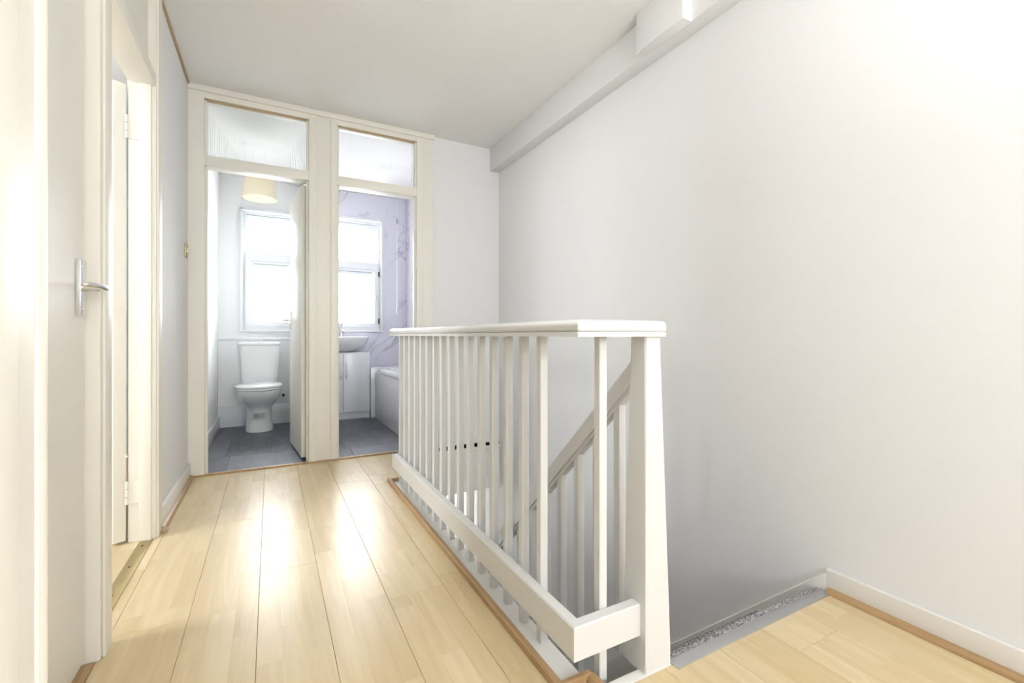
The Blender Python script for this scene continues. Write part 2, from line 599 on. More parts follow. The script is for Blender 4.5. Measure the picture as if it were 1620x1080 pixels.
sub = slab('floor_hall', (XL - 0.1, XR), (-2.77, YE + 0.08), holes_floor, 'z', -0.26, -0.012, DARKGAP,
           label='pale maple laminate floor of the hall', **S)
hall_h = [(0.655, 9, 0.965, 2.788), (0.745, 9, 0.885, 2.788), (0.90, 9, 2.5, 9), (-9, -0.135, -9, YN)]
seam0 = -0.035
joints = {-1: 2.56, 0: 1.95, 1: 2.28, 2: 2.915, 3: 1.62, -2: 1.75, -3: 2.2}
for k in range(-3, 10):
    x0, x1 = max(seam0 + 0.195 * (k - 0), XL - 0.04), min(seam0 + 0.195 * (k + 1), XR - 0.02)
    x0f = seam0 + 0.195 * k
    if x1 - x0 < 0.02: continue
    j = joints.get(k, 1.0 + (k * 0.53) % 1.3)
    ys = sorted([j + 1.36 * n for n in range(-5, 4)])
    for a, b in zip(ys, ys[1:]):
        a, b = max(a, -2.60), min(b, YE - 0.01)
        if b - a < 0.02: continue
        for q in sub_rect((x0, x1, a, b), hall_h):
            bm = b_box(q[0] + .0004, q[1] - .0004, q[2] + .0004, q[3] - .0004, -0.012, 0, 0.0009, 1)
            obj('plank', bm, LAM, sub, origin=((x0f + 0.0975), (a + b) / 2, 0))

# laminate in the left and back rooms
fl = slab('floor_left_room', (-3.0, -0.56), (1.07, 4.3), [], 'z', -0.2, -0.012, DARKGAP, label='laminate floor of the left room', **S)
for i, x in enumerate((-0.69, -0.885, -1.08, -1.275)):
    for a, b in ((1.08, 1.5 + 0.3 * (i % 3)), (1.5 + 0.3 * (i % 3), 2.9 + 0.3 * (i % 3)), (2.9 + 0.3 * (i % 3), 4.29)):
        obj('plank', b_box(x + .0004, x + .1946, a, b - .0008, -0.012, 0, 0.0009, 1), LAM, fl)
box('plank', -3.0, -1.276, 1.08, 4.29, -0.012, 0, LAM, fl, bev=0)

def tiles(floor, x0, x1, y0, y1, sx, sy, off):
    r = 0
    y = y0 - off
    while y < y1:
        x = x0 - (0.5 * sx if r % 2 else 0.12)
        while x < x1:
            a, b, c, d = max(x, x0), min(x + sx, x1), max(y, y0), min(y + sy, y1)
            if b - a > 0.012 and d - c > 0.012:
                obj('tile', b_box(a + .0006, b - .0006, c + .0006, d - .0006, -0.008, 0.0, 0.0008, 1), VINYL, floor, origin=((a + b) / 2, (c + d) / 2, 0))
            x += sx
        y += sy
        r += 1


ft = slab('floor_toilet', (-0.45, 0.30), (YE, YW), [], 'z', -0.2, -0.006, BLACK, label='dark grey slate-look vinyl floor in the toilet', **S)
tiles(ft, -0.45, 0.30, YE + 0.03, 5.20, 0.305, 0.61, 0.2)
fb = slab('floor_bathroom', (0.37, 1.62), (YE, YW), [], 'z', -0.2, -0.006, BLACK, label='dark grey slate-look vinyl floor in the bathroom', **S)
tiles(fb, 0.37, 1.05, YE + 0.03, 5.10, 0.305, 0.61, 0.35)

# ------------------------------------------------------------------ door frames on the left wall
# one long timber screen: post | cupboard door | post | doorway | post
fr = empty('door_frame_screen', (XL, 1.7, 0), label='cream painted timber door frame along the left wall', **S)
fr.name = 'trim_2'
box('post', -0.56, -0.415, 0.84, 0.885, 0, CZ, CREAM, fr, bev=0.004)
box('post', -0.56, -0.415, 1.637, 1.725, 0.0, CZ, CREAM, fr, bev=0.006)
box('architrave', -0.415, -0.407, 1.652, 1.712, 0.0, CZ, CREAM, fr, bev=0.003)
box('post', -0.545, -0.447, 2.51, 2.565, 0.0, CZ, CREAM, fr, bev=0.004)
box('door_stop', -0.505, -0.462, 2.497, 2.512, 0.0, 2.0, CREAM, fr, bev=0.003)
box('architrave', -0.452, -0.44, 2.522, 2.60, 0.0, CZ, CREAM, fr, bev=0.003)
box('head', -0.545, -0.447, 1.725, 2.51, 2.0, 2.055, CREAM, fr, bev=0.004)
box('head', -0.545, -0.447, 0.885, 1.637, 1.992, 2.045, CREAM, fr, bev=0.004)
box('infill_panel', -0.51, -0.475, 1.725, 2.51, 2.055, CZ, CREAM, fr, bev=0.002)
box('infill_panel', -0.51, -0.475, 0.885, 1.637, 2.045, CZ, CREAM, fr, bev=0.002)
box('door_stop', -0.51, -0.487, 1.60, 1.637, 0.0, 1.992, CREAM, fr, bev=0.002)

# moulded timber edge of the wall corner that the camera looks past
nj = empty('trim_3', (-0.13, 0.33, 0), label='white moulded timber edging on the wall corner', **S)
box('lining', -0.150, -0.1225, 0.22, 0.37, 0, CZ, CREAM, nj, bev=0.004)
box('bead', -0.124, -0.1145, 0.285, 0.329, 0, CZ, CREAM, nj, bev=0.004)
box('architrave', -0.20, -0.121, 0.37, 0.385, 0, CZ, CREAM, nj, bev=0.005)


def lever_handle(parent, face, y_or_p, M, plate_h=0.15, name='handle'):
    """backplate and lever built at the origin: plate in the YZ plane, out = +X, lever points to -Y. M places it."""
    h = obj(name, b_box(0, 0.012, -0.022, 0.022, -plate_h / 2, plate_h / 2, 0.004, 2, M), CHROME, parent, smooth=30)
    pts = [(0.010, 0, 0), (0.040, 0, 0), (0.054, -0.008, 0), (0.058, -0.03, 0), (0.056, -0.07, 0.001), (0.047, -0.105, 0.0), (0.040, -0.116, -0.001)]
    rr = [(.009, .009), (.009, .009), (.010, .010), (.011, .009), (.012, .008), (.011, .007), (.006, .005)]
    sp = bspline(pts, 5)
    rads = []
    for i in range(len(sp)):
        t = i / 5
        k = min(int(t), len(rr) - 2)
        f = t - k
        rads.append(tuple(rr[k][q] * (1 - f) + rr[k + 1][q] * f for q in (0, 1)))
    bm = b_tube(sp, rads, 12)
    bmesh.ops.transform(bm, matrix=M, verts=bm.verts)
    obj('lever', bm, CHROME, h, smooth=50)
    for zz in (plate_h * 0.38, -plate_h * 0.38):
        bm = b_tube([(0.011, 0, zz), (0.0135, 0, zz)], 0.0045, 10)
        bmesh.ops.transform(bm, matrix=M, verts=bm.verts)
        obj('screw', bm, CHROME, h, smooth=40)
    return h


# closed cupboard door beside the camera
d1 = empty('door_1', (-0.465, 1.26, 0), label='closed beige painted flush door with silver lever handle', **S)
box('leaf', -0.487, -0.447, 0.888, 1.633, 0.014, 1.989, DOORP, d1, bev=0.002)
lever_handle(d1, None, None, Matrix.Translation((-0.447, 1.588, 1.025)))
box('threshold', -0.49, -0.425, 0.888, 1.633, -0.012, 0.004, OAK, d1, bev=0.002)

# door opened back into the left room, hinged on the far jamb
d2 = empty('door_2', (-0.545, 2.505, 0), label='cream door folded back into the left room on white hinges', **S)
HB = Matrix.Translation((-0.547, 2.507, 0)) @ Matrix.Rotation(R(-152), 4, 'Z')
# local frame: closed leaf runs from the hinge to -Y, thickness to +X side of the room face
leaf = box('leaf', 0.002, 0.046, -0.762, -0.004, 0.012, 1.985, CREAM, d2, bev=0.002, M=HB)
for hz in (0.22, 1.80):
    hg = box('hinge', -0.545, -0.505, 2.5045, 2.5085, hz - 0.05, hz + 0.05, CREAM, d2, bev=0.0008, seg=1)
    for q in range(3):
        obj('knuckle', b_lathe(-0.5475, 2.5015, [(0.006, hz - 0.05 + q * 0.034), (0.006, hz - 0.05 + q * 0.034 + 0.031)], 10), CREAM, hg, smooth=40)
strip = box('trim_4', -0.503, -0.457, 1.725, 2.51, -0.006, 0.004, BRASS, bev=0.003, label='worn brass threshold strip in the left doorway', **S)
for yy in (1.80, 2.02, 2.24, 2.44):
    obj('screw', b_lathe(-0.482, yy, [(0.004, 0.0035), (0.004, 0.0052), (0.002, 0.0056)], 10), BLACK, strip, smooth=40)

# window panes/room detail of left and back rooms: simple glazed frames
def window(name, label, axis, u0, u1, v0, v1, a, split_v=None, openers=True, inward=-1, vent=True):
    """white window in an opening; axis 'y': u is x. a = centre of the frame depth"""
    w = empty(name, ((u0 + u1) / 2, a, v0) if axis == 'y' else (a, (u0 + u1) / 2, v0), label=label, **S)
    def bx(n, ua, ub, va, vb, d0, d1, m, par, bev=0.003):
        if axis == 'y':
            return box(n, ua, ub, a + d0, a + d1, va, vb, m, par, bev=bev)
        return box(n, a + d0, a + d1, ua, ub, va, vb, m, par, bev=bev)
    def frame_of(n, ua, ub, va, vb, t, d0, d1, par):
        us, vv = [ua, ua + t, ub - t, ub], [va, va + t, vb - t, vb]
        bm = b_grid(us, vv, lambda i, j: not (i == 1 and j == 1), axis, a + d0, a + d1)
        return obj(n, bm, UPVC, par)
    frame_of('outer_frame', u0, u1, v0, v1, 0.045, -0.035, 0.035, w)
    if split_v:
        bx('transom_bar', u0 + .045, u1 - .045, split_v - .03, split_v + .03, -0.033, 0.035, UPVC, w)
        lo = frame_of('casement', u0 + .043, u1 - .043, v0 + .043, split_v - .028, 0.045, -0.048, 0.02, w)
        bx('pane', u0 + .086, u1 - .086, v0 + .086, split_v - .07, -0.006, 0.0, PANE, lo, bev=0)
        if vent:
            v = bx('trickle_vent', u0 + .10, u1 - .10, split_v - .115, split_v - .055, -0.058, -0.046, UPVC, w)
            bx('gasket', u0 + .097, u1 - .097, split_v - .118, split_v - .052, -0.0495, -0.047, VENT, v, bev=0)
            bx('slot', u0 + .115, u1 - .115, split_v - .09, split_v - .083, -0.0595, -0.0575, VENT, v, bev=0)
            for s in (u0 + .103, u1 - .118):
                bx('end_cap', s, s + .015, split_v - .112, split_v - .058, -0.061, -0.057, UPVC, v, bev=0.001)
        # top light, tilted outwards at the bottom
        us, vv = [u0 + .046, u0 + .091, u1 - .091, u1 - .046], [split_v + .032, split_v + .072, v1 - .086, v1 - .046]
        piv = Vector((0, a, v1 - .046)) if axis == 'y' else Vector((a, 0, v1 - .046))
        rot = Matrix.Rotation(R(14) * (1 if axis == 'y' else -1), 4, 'X' if axis == 'y' else 'Y')
        MT = Matrix.Translation(piv) @ rot @ Matrix.Translation(-piv)
        bm = b_grid(us, vv, lambda i, j: not (i == 1 and j == 1), axis, a - 0.02, a + 0.03)
        bmesh.ops.transform(bm, matrix=MT, verts=bm.verts)
        top = obj('top_light', bm, UPVC, w)
        bm = b_grid([us[1], us[2]], [vv[1], vv[2]], lambda i, j: True, axis, a + 0.002, a + 0.008)
        bmesh.ops.transform(bm, matrix=MT, verts=bm.verts)
        obj('pane', bm, PANE, top)
        if axis == 'y':
            um = (u0 + u1) / 2
            obj('window_stay', b_tube([(um, a - 0.02, split_v + .034), (um - 0.006, a - 0.03, split_v + .05), (um - 0.01, a + 0.03, split_v + .14)], 0.004, 8), CHROME, w, smooth=40)
    else:
        um = (u0 + u1) / 2
        bx('mullion', um - .03, um + .03, v0 + .045, v1 - .045, -0.033, 0.035, UPVC, w)
        bx('pane', u0 + .044, um - .029, v0 + .044, v1 - .044, -0.004, 0.004, PANE, w, bev=0)
        bx('pane', um + .029, u1 - .044, v0 + .044, v1 - .044, -0.004, 0.004, PANE, w, bev=0)
    return w


w1 = window('window_1', 'white window above the toilet with tilted top light', 'y', -0.268, 0.275, 0.95, 2.18, 5.37, 1.715)
w2 = window('window_2', 'white window in the bathroom above the basin', 'y', 0.53, 1.137, 0.95, 2.21, 5.37, 1.70)
for (w, u0, u1, v1) in ((w1, -0.268, 0.275, 2.18), (w2, 0.53, 1.137, 2.21)):
    box('sill', u0 + .001, u1 - .001, 5.262, 5.336, 0.935, 0.953, UPVC, w, bev=0.004)
    box('reveal_trim', u0 - 0.002, u0 + 0.02, 5.27, 5.337, 0.953, v1, UPVC, w, bev=0.003)
    box('reveal_trim', u1 - 0.02, u1 + 0.002, 5.27, 5.337, 0.953, v1, UPVC, w, bev=0.003)
    box('reveal_trim', u0 - 0.002, u1 + 0.002, 5.27, 5.337, v1 - 0.02, v1 + 0.004, UPVC, w, bev=0.003)
    box('handle', u1 - 0.078, u1 - 0.06, 5.305, 5.322, 1.30, 1.36, UPVC, w, bev=0.003)
    for hz in (1.06, 1.60):
        box('hinge', u1 - 0.043, u1 - 0.028, 5.318, 5.336, hz - 0.03, hz + 0.03, BLACK, w, bev=0.002)
window('added_window_back', 'added window in the unseen wall behind the camera', 'y', 0.25, 1.35, 0.95, 2.15, -2.685)  # added opening, unseen, to light the hall from behind
window('added_window_left_room', 'added window in the unseen part of the left room', 'x', 1.20, 2.30, 0.9, 2.1, -3.075)  # added opening, unseen, to light the hall across the doorway

# ------------------------------------------------------------------ end partition: two glazed door frames
box('trim_5', XL, 1.152, YE - 0.045, YE - 0.002, 2.452, CZ, CREAM, bev=0.006, label='cream bead along the top of the two door frames', **S)
box('trim_6', XL, 1.15, YE - 0.032, YE - 0.002, -0.004, 0.011, OAK, bev=0.003, label='brown wood strip along the two door thresholds', **S)


def end_door(name, label, x0, x1, jl, jr):
    d = empty(name, ((x0 + x1) / 2, YE, 0), label=label, **S)
    y0, y1 = YE - 0.03, YE + 0.08
    box('jamb', x0 - jl, x0, y0, y1, 0, CZ - 0.035, CREAM, d, bev=0.004)
    box('jamb', x1, x1 + jr, y0, y1, 0, CZ - 0.035, CREAM, d, bev=0.004)
    box('head', x0 - .002, x1 + .002, y0 + .002, y1, 2.417, CZ - 0.035, CREAM, d, bev=0.003)
    box('transom_bar', x0 - .002, x1 + .002, y0 + .004, y1, 1.987, 2.054, CREAM, d, bev=0.004)
    for s in (0, 1):
        xx = x0 if s == 0 else x1 - 0.014
        box('door_stop', xx, xx + 0.014, YE + 0.0, YE + 0.034, 0, 1.987, CREAM, d, bev=0.002)
        box('glazing_bead', xx, xx + 0.012 if s == 0 else xx + 0.014, YE - 0.015, YE + 0.012, 2.054, 2.417, CREAM, d, bev=0.002)
    box('glazing_bead', x0, x1, YE - 0.015, YE + 0.012, 2.407, 2.417, BROWN, d, bev=0.001)
    # reeded pane: vertical ribs
    n = int((x1 - x0) / 0.0125)
    poly = []
    for i in range(n * 6 + 1):
        x = x0 + 0.004 + (x1 - x0 - 0.008) * i / (n * 6)
        poly.append((x, YE + 0.014 - 0.0022 * abs(math.sin(math.pi * i / 6))))
    poly += [(x1 - 0.004, YE + 0.0195), (x0 + 0.004, YE + 0.0195)]
    obj('reeded_pane', b_prism(poly, 'z', 2.05, 2.42), REED, d)
    return d


d3 = end_door('door_3', 'cream glazed-top door frame of the toilet with its door open', -0.372, 0.237, 0.088, 0.045)
d4 = end_door('door_4', 'cream glazed-top door frame of the bathroom with its door open', 0.426, 1.010, 0.045, 0.05)
box('trim_7', 0.280, 0.383, YE - 0.022, YE + 0.08, 0, CZ - 0.035, CREAM, bev=0.003, label='cream cover board between toilet and bathroom door frames', **S)
box('trim_8', 1.058, 1.148, YE - 0.02, YE + 0.08, 0, CZ - 0.035, CREAM, bev=0.003, label='cream cover board right of the bathroom door frame', **S)
# toilet door leaf, hinged right, open about 80 degrees
H3 = Matrix.Translation((0.234, YE + 0.075, 0)) @ Matrix.Rotation(R(85), 4, 'Z').inverted()
box('leaf', -0.598, 0.0, -0.04, 0.0, 0.022, 1.975, CREAM, d3, bev=0.002, M=H3)
MH = H3 @ Matrix.Translation((-0.535, -0.04, 1.02)) @ Matrix.Rotation(R(-90), 4, 'Z') @ Matrix.Rotation(R(180), 4, 'X')
lever_handle(d3, None, None, MH, 0.15)
# bathroom door leaf, hinged left, open square
H4 = Matrix.Translation((0.392, YE + 0.082, 0)) @ Matrix.Rotation(R(90), 4, 'Z')
box('leaf', 0.0, 0.575, -0.04, 0.0, 0.022, 1.975, CREAM, d4, bev=0.002, M=H4)
lever_handle(d4, None, None, H4 @ Matrix.Translation((0.52, -0.04, 1.02)) @ Matrix.Rotation(R(-90), 4, 'Z'), 0.15)

# ------------------------------------------------------------------ beam, skirtings, beads
bb = empty('trim_9', (1.69, 2.0, 2.30), label='white boxed beam along the top of the stair wall', **S)
box('beam', 1.655, XR, -2.6, YE, 2.30, CZ, WALL, bb, bev=0.003)
box('boxing', 1.598, 1.658, 1.40, 1.686, 2.296, CZ, WALL, bb, bev=0.003)
box('boxing', 1.596, 1.602, 1.66, 1.69, 2.290, 2.298, CREAM, bb, bev=0.001)
box('trim_10', XL, XL + 0.012, 2.60, YE - 0.03, CZ - 0.014, CZ, BROWN, bev=0.002, label='thin brown bead where left wall meets ceiling', **S)
box('baseboard_left', XL, XL + 0.016, 2.60, YE - 0.03, 0.0, 0.095, SKIRT, bev=0.004, label='white skirting along the left wall by the toilet', **S)


def quadrant(name, path, label, w=0.02, h=0.018):
    prof = [(0, 0.0005), (w, 0.0005)] + [(w * math.cos(R(a)), 0.0005 + h * math.sin(R(a))) for a in (15, 40, 65)] + [(0, h)]
    return obj(name, b_sweep(path, prof), OAK, smooth=30, label=label, **S)


quadrant('trim_11', [(XL + 0.016, YE - 0.032), (XL + 0.016, 2.60)][::-1], 'wood quadrant bead along the left skirting')
box('trim_12', XL + 0.0, XL + 0.045, 2.555, 2.60, 0.0, 0.013, OAK, bev=0.002, label='small wood block at the foot of the left door post', **S)
box('baseboard_right', XR - 0.016, XR, -2.6, 0.885, 0.0, 0.078, SKIRT, bev=0.004, label='white skirting at the head of the stairs', **S)
quadrant('trim_13', [(XR - 0.016, 0.875), (XR - 0.016, -2.6)], 'wood quadrant bead along the skirting at the stair head')
# skirting board raking down beside the stairs
SL = 0.965
def zr(y): return -SL * (y - 0.885)
bm = b_prism([(0.885, 0.078), (3.6, 0.078 + zr(3.6)), (3.6, -0.30 + zr(3.6)), (0.885, -0.30)], 'x', XR - 0.018, XR)
bmesh.ops.bevel(bm, geom=[e for e in bm.edges if all(v.co.x < XR - 0.01 for v in e.verts) and abs(e.verts[0].co.y - e.verts[1].co.y) > 1 and max(v.co.z for v in e.verts) > 0],
                offset=0.011, segments=3, affect='EDGES')
obj('baseboard_stair', bm, SKIRT, smooth=30, label='white skirting raking down the stair wall', **S)

# stairwell edges
fa = empty('trim_14', (1.4, YE, -0.3), label='cream fascia board across the far end of the stairwell', **S)
box('fascia', 0.92, XR, YE - 0.012, YE + 0.08, -0.30, -0.062, SKIRT, fa, bev=0.003)
obj('bead', b_prism(arc(YE - 0.010, -0.052, 0.014, 90, 270, 8) + [(YE + 0.02, -0.066), (YE + 0.02, -0.038)], 'x', 0.92, XR), SKIRT, fa, smooth=40)
slab('ceiling_lower', (0.55, XR), (YE - 0.01, 6.12), [], 'z', -0.40, -0.27, CEIL, label='ceiling over the foot of the stairs', **S)
ap = empty('trim_15', (0.70, 1.8, -0.26), label='white painted edging around the stairwell opening', **S)
box('edging', 0.657, 0.725, 0.965, 2.79, -0.26, 0.004, SKIRT, ap, bev=0.003)
box('edging', 0.725, 0.95, 2.735, 2.79, -0.26, 0.004, SKIRT, ap, bev=0.003)
box('edging', 0.895, 0.95, 2.79, YE - 0.012, -0.26, 0.004, SKIRT, ap, bev=0.003)
box('edging', 0.745, 0.968, 0.885, 0.915, -0.26, 0.002, SKIRT, ap, bev=0.003)
qd = [(u, z) for u, z in [(0, 0.0005), (0.026, 0.0005), (0.026, 0.012), (0.018, 0.020), (0.004, 0.022), (0, 0.020)]]
tr = empty('trim_16', (0.645, 1.8, 0), label='oak bead along the floor under the balustrade', **S)
obj('bead', b_sweep([(0.634, 2.814), (0.634, 0.94), (0.74, 0.94)][::-1], qd), OAK, tr, smooth=30)
obj('bead', b_sweep([(0.66, 2.788), (0.895, 2.788)], [(-u, z) for u, z in qd]), OAK, tr, smooth=30)
obj('bead', b_sweep([(0.72, 0.94), (0.72, 0.86)], [(u - 0.026, z) for u, z in qd]), OAK, tr, smooth=30)

# ------------------------------------------------------------------ balustrade round the stairwell
bal = empty('balustrade', (0.70, 1.8, 0), label='white painted balustrade with square balusters around the stairwell', cat='balustrade')
top_prof = ([(-0.040, 0.896), (0.040, 0.896), (0.040, 0.907), (0.034, 0.911)] +
            [(0.040 - 0.004 + 0.004 * math.cos(R(a)), 0.914 + 0.004 * math.sin(R(a))) for a in (-60, 0)] +
            [(0.041, 0.924), (0.038, 0.933), (0.030, 0.938), (0, 0.940), (-0.030, 0.938), (-0.038, 0.933), (-0.041, 0.924), (-0.040, 0.914), (-0.034, 0.911), (-0.040, 0.907)])
obj('handrail', b_sweep([(0.912, YE - 0.02), (0.912, 2.765), (0.686, 2.765), (0.686, 0.916), (0.936, 0.916)], top_prof), BALP, bal, smooth=50)
low_prof = [(0.0, 0.094), (0.030, 0.094), (0.033, 0.097), (0.033, 0.177), (0.030, 0.181), (0.003, 0.181), (0.0, 0.178)]
# lower rails lie on the hall side of the balusters
obj('lower_rail', b_sweep([(0.689, 2.788), (0.689, 0.939), (0.876, 0.939)], low_prof), BALP, bal, smooth=30)
obj('lower_rail', b_sweep([(0.929, YE - 0.02), (0.929, 2.755), (0.657, 2.755)], low_prof), BALP, bal, smooth=30)


def baluster_mesh(h):
    bm = b_box(-0.0125, 0.0125, -0.0125, 0.0125, 0, h, 0.002, 1)
    me = bpy.data.meshes.new('baluster')
    bm.to_mesh(me); bm.free()
    me.materials.append(BALP)
    return me


BM = baluster_mesh(0.895)


def baluster(me, x, y, z, parent):
    o = bpy.data.objects.new('baluster', me)
    COL.objects.link(o)
    o.parent = parent
    o.location = Vector((x, y, z)) - Vector(parent.location)
    return o


for k in range(16):
    baluster(BM, 0.7025, 1.128 + 0.108 * k, 0.003, bal)
baluster(baluster_mesh(1.09), 0.776, 0.9525, -0.194, bal)
for x in (0.79, 0.875):
    baluster(BM, x, 2.742, 0.003, bal)
for k in range(7):
    baluster(BM, 0.9425, 2.80 + 0.10 * k, 0.003, bal)
# newel post: square, tapering towards the top
nx, ny = 0.873, 0.887
def sq(w, d, z): return [(nx, ny, z), (nx + w, ny, z), (nx + w, ny + d, z), (nx, ny + d, z)]
bm = b_loft([sq(0.094, 0.090, 0.0), sq(0.091, 0.087, 0.06), sq(0.055, 0.056, 0.896)])
bmesh.ops.bevel(bm, geom=[e for e in bm.edges if abs(e.verts[0].co.z - e.verts[1].co.z) > 0.01], offset=0.003, segments=2, affect='EDGES')
obj('newel_post', bm, BALP, bal, smooth=30)

# raking stair banister, fixed to the newel and running down beside the flight
sb = empty('stair_banister', (0.945, 2.0, -1.2), label='sloping white stair handrail on square balusters running down from the newel post', cat='banister')
def zh(y): return 0.823 - 0.955 * (y - 1.0)
y0, y1 = 0.95, 3.40
obj('handrail', b_prism([(y0, zh(y0)), (y1, zh(y1)), (y1, zh(y1) - 0.062), (y0, zh(y0) - 0.062)], 'x', 0.927, 0.972), BALP, sb, smooth=False)
obj('handrail_fillet', b_prism([(y0, zh(y0) - 0.062), (y1, zh(y1) - 0.062), (y1, zh(y1) - 0.078), (y0, zh(y0) - 0.078)], 'x', 0.935, 0.964), BALP, sb)
obj('string', b_prism([(0.98, 0.0), (3.55, 0.02 - 0.955 * 2.605), (3.55, -0.28 - 0.955 * 2.605), (0.98, -0.28)], 'x', 0.935, 0.967), BALP, sb)
hh = 0.75
for k in range(22):
    y = 1.075 + 0.1045 * k
    bm = b_box(0.938, 0.963, y - 0.0125, y + 0.0125, zh(y) - 0.07 - hh, zh(y) - 0.06, 0.0)
    for v in bm.verts:
        if v.co.z > zh(y) - 0.065:
            v.co.z += -0.955 * (v.co.y - y) - 0.004
    obj('baluster', bm, BALP, sb)

# ------------------------------------------------------------------ staircase
st = empty('staircase', (1.35, 2.2, -2.62), label='carpeted straight staircase going down beside the white wall', cat='staircase')
nr = 13
rise, going = 2.62 / nr, 0.209
for i in range(1, nr):
    ya = 0.912 + going * (i - 1)
    zt = -rise * i
    box('tread', 0.968, XR - 0.017, ya - 0.02, ya + going + 0.02, zt - 0.03, zt, CARPET, st, bev=0.006)
    box('riser', 0.968, XR - 0.017, ya - 0.0, ya + 0.018, zt, zt + rise - 0.03, CARPET, st, bev=0)
ns = empty('stair_nosing', (1.34, 0.89, 0), label='aluminium stair edge strip with worn speckled grey insert', cat='stair nosing')
box('metal_strip', 0.969, XR - 0.018, 0.862, 0.900, -0.004, 0.004, ALU, ns, bev=0.002)
rnd = random.Random(3)
poly = [(XR - 0.03, 0.900), (0.972, 0.900)]
n = 34
off = 0.914
for i in range(n + 1):
    if i % 7 == 0: off = 0.910 + rnd.random() * 0.010
    poly.append((0.972 + (XR - 0.03 - 0.972) * i / n, off + (rnd.random() - .5) * 0.004))
obj('carpet_insert', b_prism(poly, 'z', -0.006, 0.0055), CARPET, ns)
box('trim_17', 0.968, XR - 0.016, 0.865, 0.905, -0.05, -0.006, ALU, bev=0.002, label='stair head edge under the aluminium strip', **S)

# ------------------------------------------------------------------ things in the hall
sw = empty('light_switch', (XL, 3.395, 1.42), label='small brass light switch plate on the left wall near the toilet door', cat='light switch')
box('plate', XL, XL + 0.007, 3.352, 3.438, 1.377, 1.463, BRASS, sw, bev=0.003)
for yy in (3.38, 3.41):
    box('rocker', XL + 0.006, XL + 0.013, yy - 0.008, yy + 0.008, 1.407, 1.433, UPVC, sw, bev=0.002)
for yy in (3.362, 3.428):
    obj('screw', b_tube([(XL + 0.006, yy, 1.42), (XL + 0.009, yy, 1.42)], 0.004, 8), BLACK, sw, smooth=40)



def added_globe_lamp(name, label, x, y, z, r, top, power):  # globe lamp added out of view as fill light
    g = empty(name, (x, y, z - r), label=label, cat='lamp')
    obj('ceiling_rose', b_lathe(x, y, [(0.045, top - 0.0005), (0.043, top - 0.02), (0.02, top - 0.03)], 20), UPVC, g, smooth=40)
    obj('cable', b_tube([(x, y, top - 0.02), (x, y, z + r)], 0.004, 8), UPVC, g, smooth=40)
    obj('gallery', b_lathe(x, y, [(0.03, z + r - 0.012), (0.035, z + r), (0.02, z + r + 0.03)], 16), CHROME, g, smooth=40)
    obj('globe', b_loft([ring(x, y, z + r * math.sin(R(t)), r * math.cos(R(t)), r * math.cos(R(t)), 24) for t in (-80, -60, -40, -20, 0, 20, 40, 60, 78)]), OPAL, g, smooth=60)
    bulb(name + '_bulb', (x, y, z), power, r * 1.12)


added_globe_lamp('added_hall_globe_lamp', 'added opal globe lamp, out of view, brightening the hall near the stair head', 0.50, 0.35, 1.75, 0.11, CZ, FILL_HALL)  # added lamp, unseen, that brightens the hall

# ------------------------------------------------------------------ toilet
tx = -0.093
to = empty('toilet', (tx, 4.9, 0), label='white close-coupled toilet with closed lid on grey floor', cat='toilet')
pan = [(0.0, 4.965, .118, .165, 2.6), (0.015, 4.965, .120, .167, 2.6), (0.10, 4.965, .108, .160, 2.5), (0.20, 4.955, .105, .165, 2.4), (0.235, 4.94, .115, .18, 2.3),
       (0.28, 4.905, .145, .225, 2.2), (0.33, 4.87, .172, .275, 2.2), (0.38, 4.85, .184, .298, 2.2), (0.405, 4.845, .186, .303, 2.2)]
obj('pan', b_loft([ring(tx, cy, z, rx, ry, 40, p) for z, cy, rx, ry, p in pan]), PORC, to, smooth=60)
box('pan_back', tx - 0.17, tx + 0.17, 5.0, 5.19, 0.30, 0.412, PORC, to, bev=0.03, seg=4)
obj('seat', b_loft([ring(tx, 4.785, z, rx, ry, 40, 2.15) for z, rx, ry in ((0.408, .186, .232), (0.411, .190, .236), (0.422, .190, .236), (0.425, .186, .232))]), PORC, to, smooth=60)
obj('lid', b_loft([ring(tx, 4.785, z, rx, ry, 40, 2.15) for z, rx, ry in ((0.428, .190, .236), (0.432, .195, .241), (0.443, .194, .240), (0.452, .180, .225), (0.457, .14, .18), (0.459, .07, .09))]), PORC, to, smooth=60)
for s in (-0.075, 0.075):
    obj('seat_hinge', b_tube([(tx + s - 0.018, 5.02, 0.432), (tx + s + 0.018, 5.02, 0.432)], 0.012, 12), CHROME, to, smooth=40)
ci = b_loft([ring(tx, 5.128, z, rx, ry, 40, 6) for z, rx, ry in ((0.412, .145, .072), (0.43, .152, .076), (0.60, .166, .084), (0.80, .172, .088))])
cis = obj('cistern', ci, PORC, to, smooth=60)
lid = obj('cistern_lid', b_loft([ring(tx, 5.126, z, rx, ry, 40, 6) for z, rx, ry in ((0.801, .176, .090), (0.806, .182, .0935), (0.824, .182, .0935), (0.832, .172, .085))]), PORC, to, smooth=60)
obj('flush_button', b_lathe(tx + 0.01, 5.12, [(0.026, 0.831), (0.026, 0.838), (0.022, 0.842)], 20), CHROME, lid, smooth=40)
# paper label low on the pedestal front


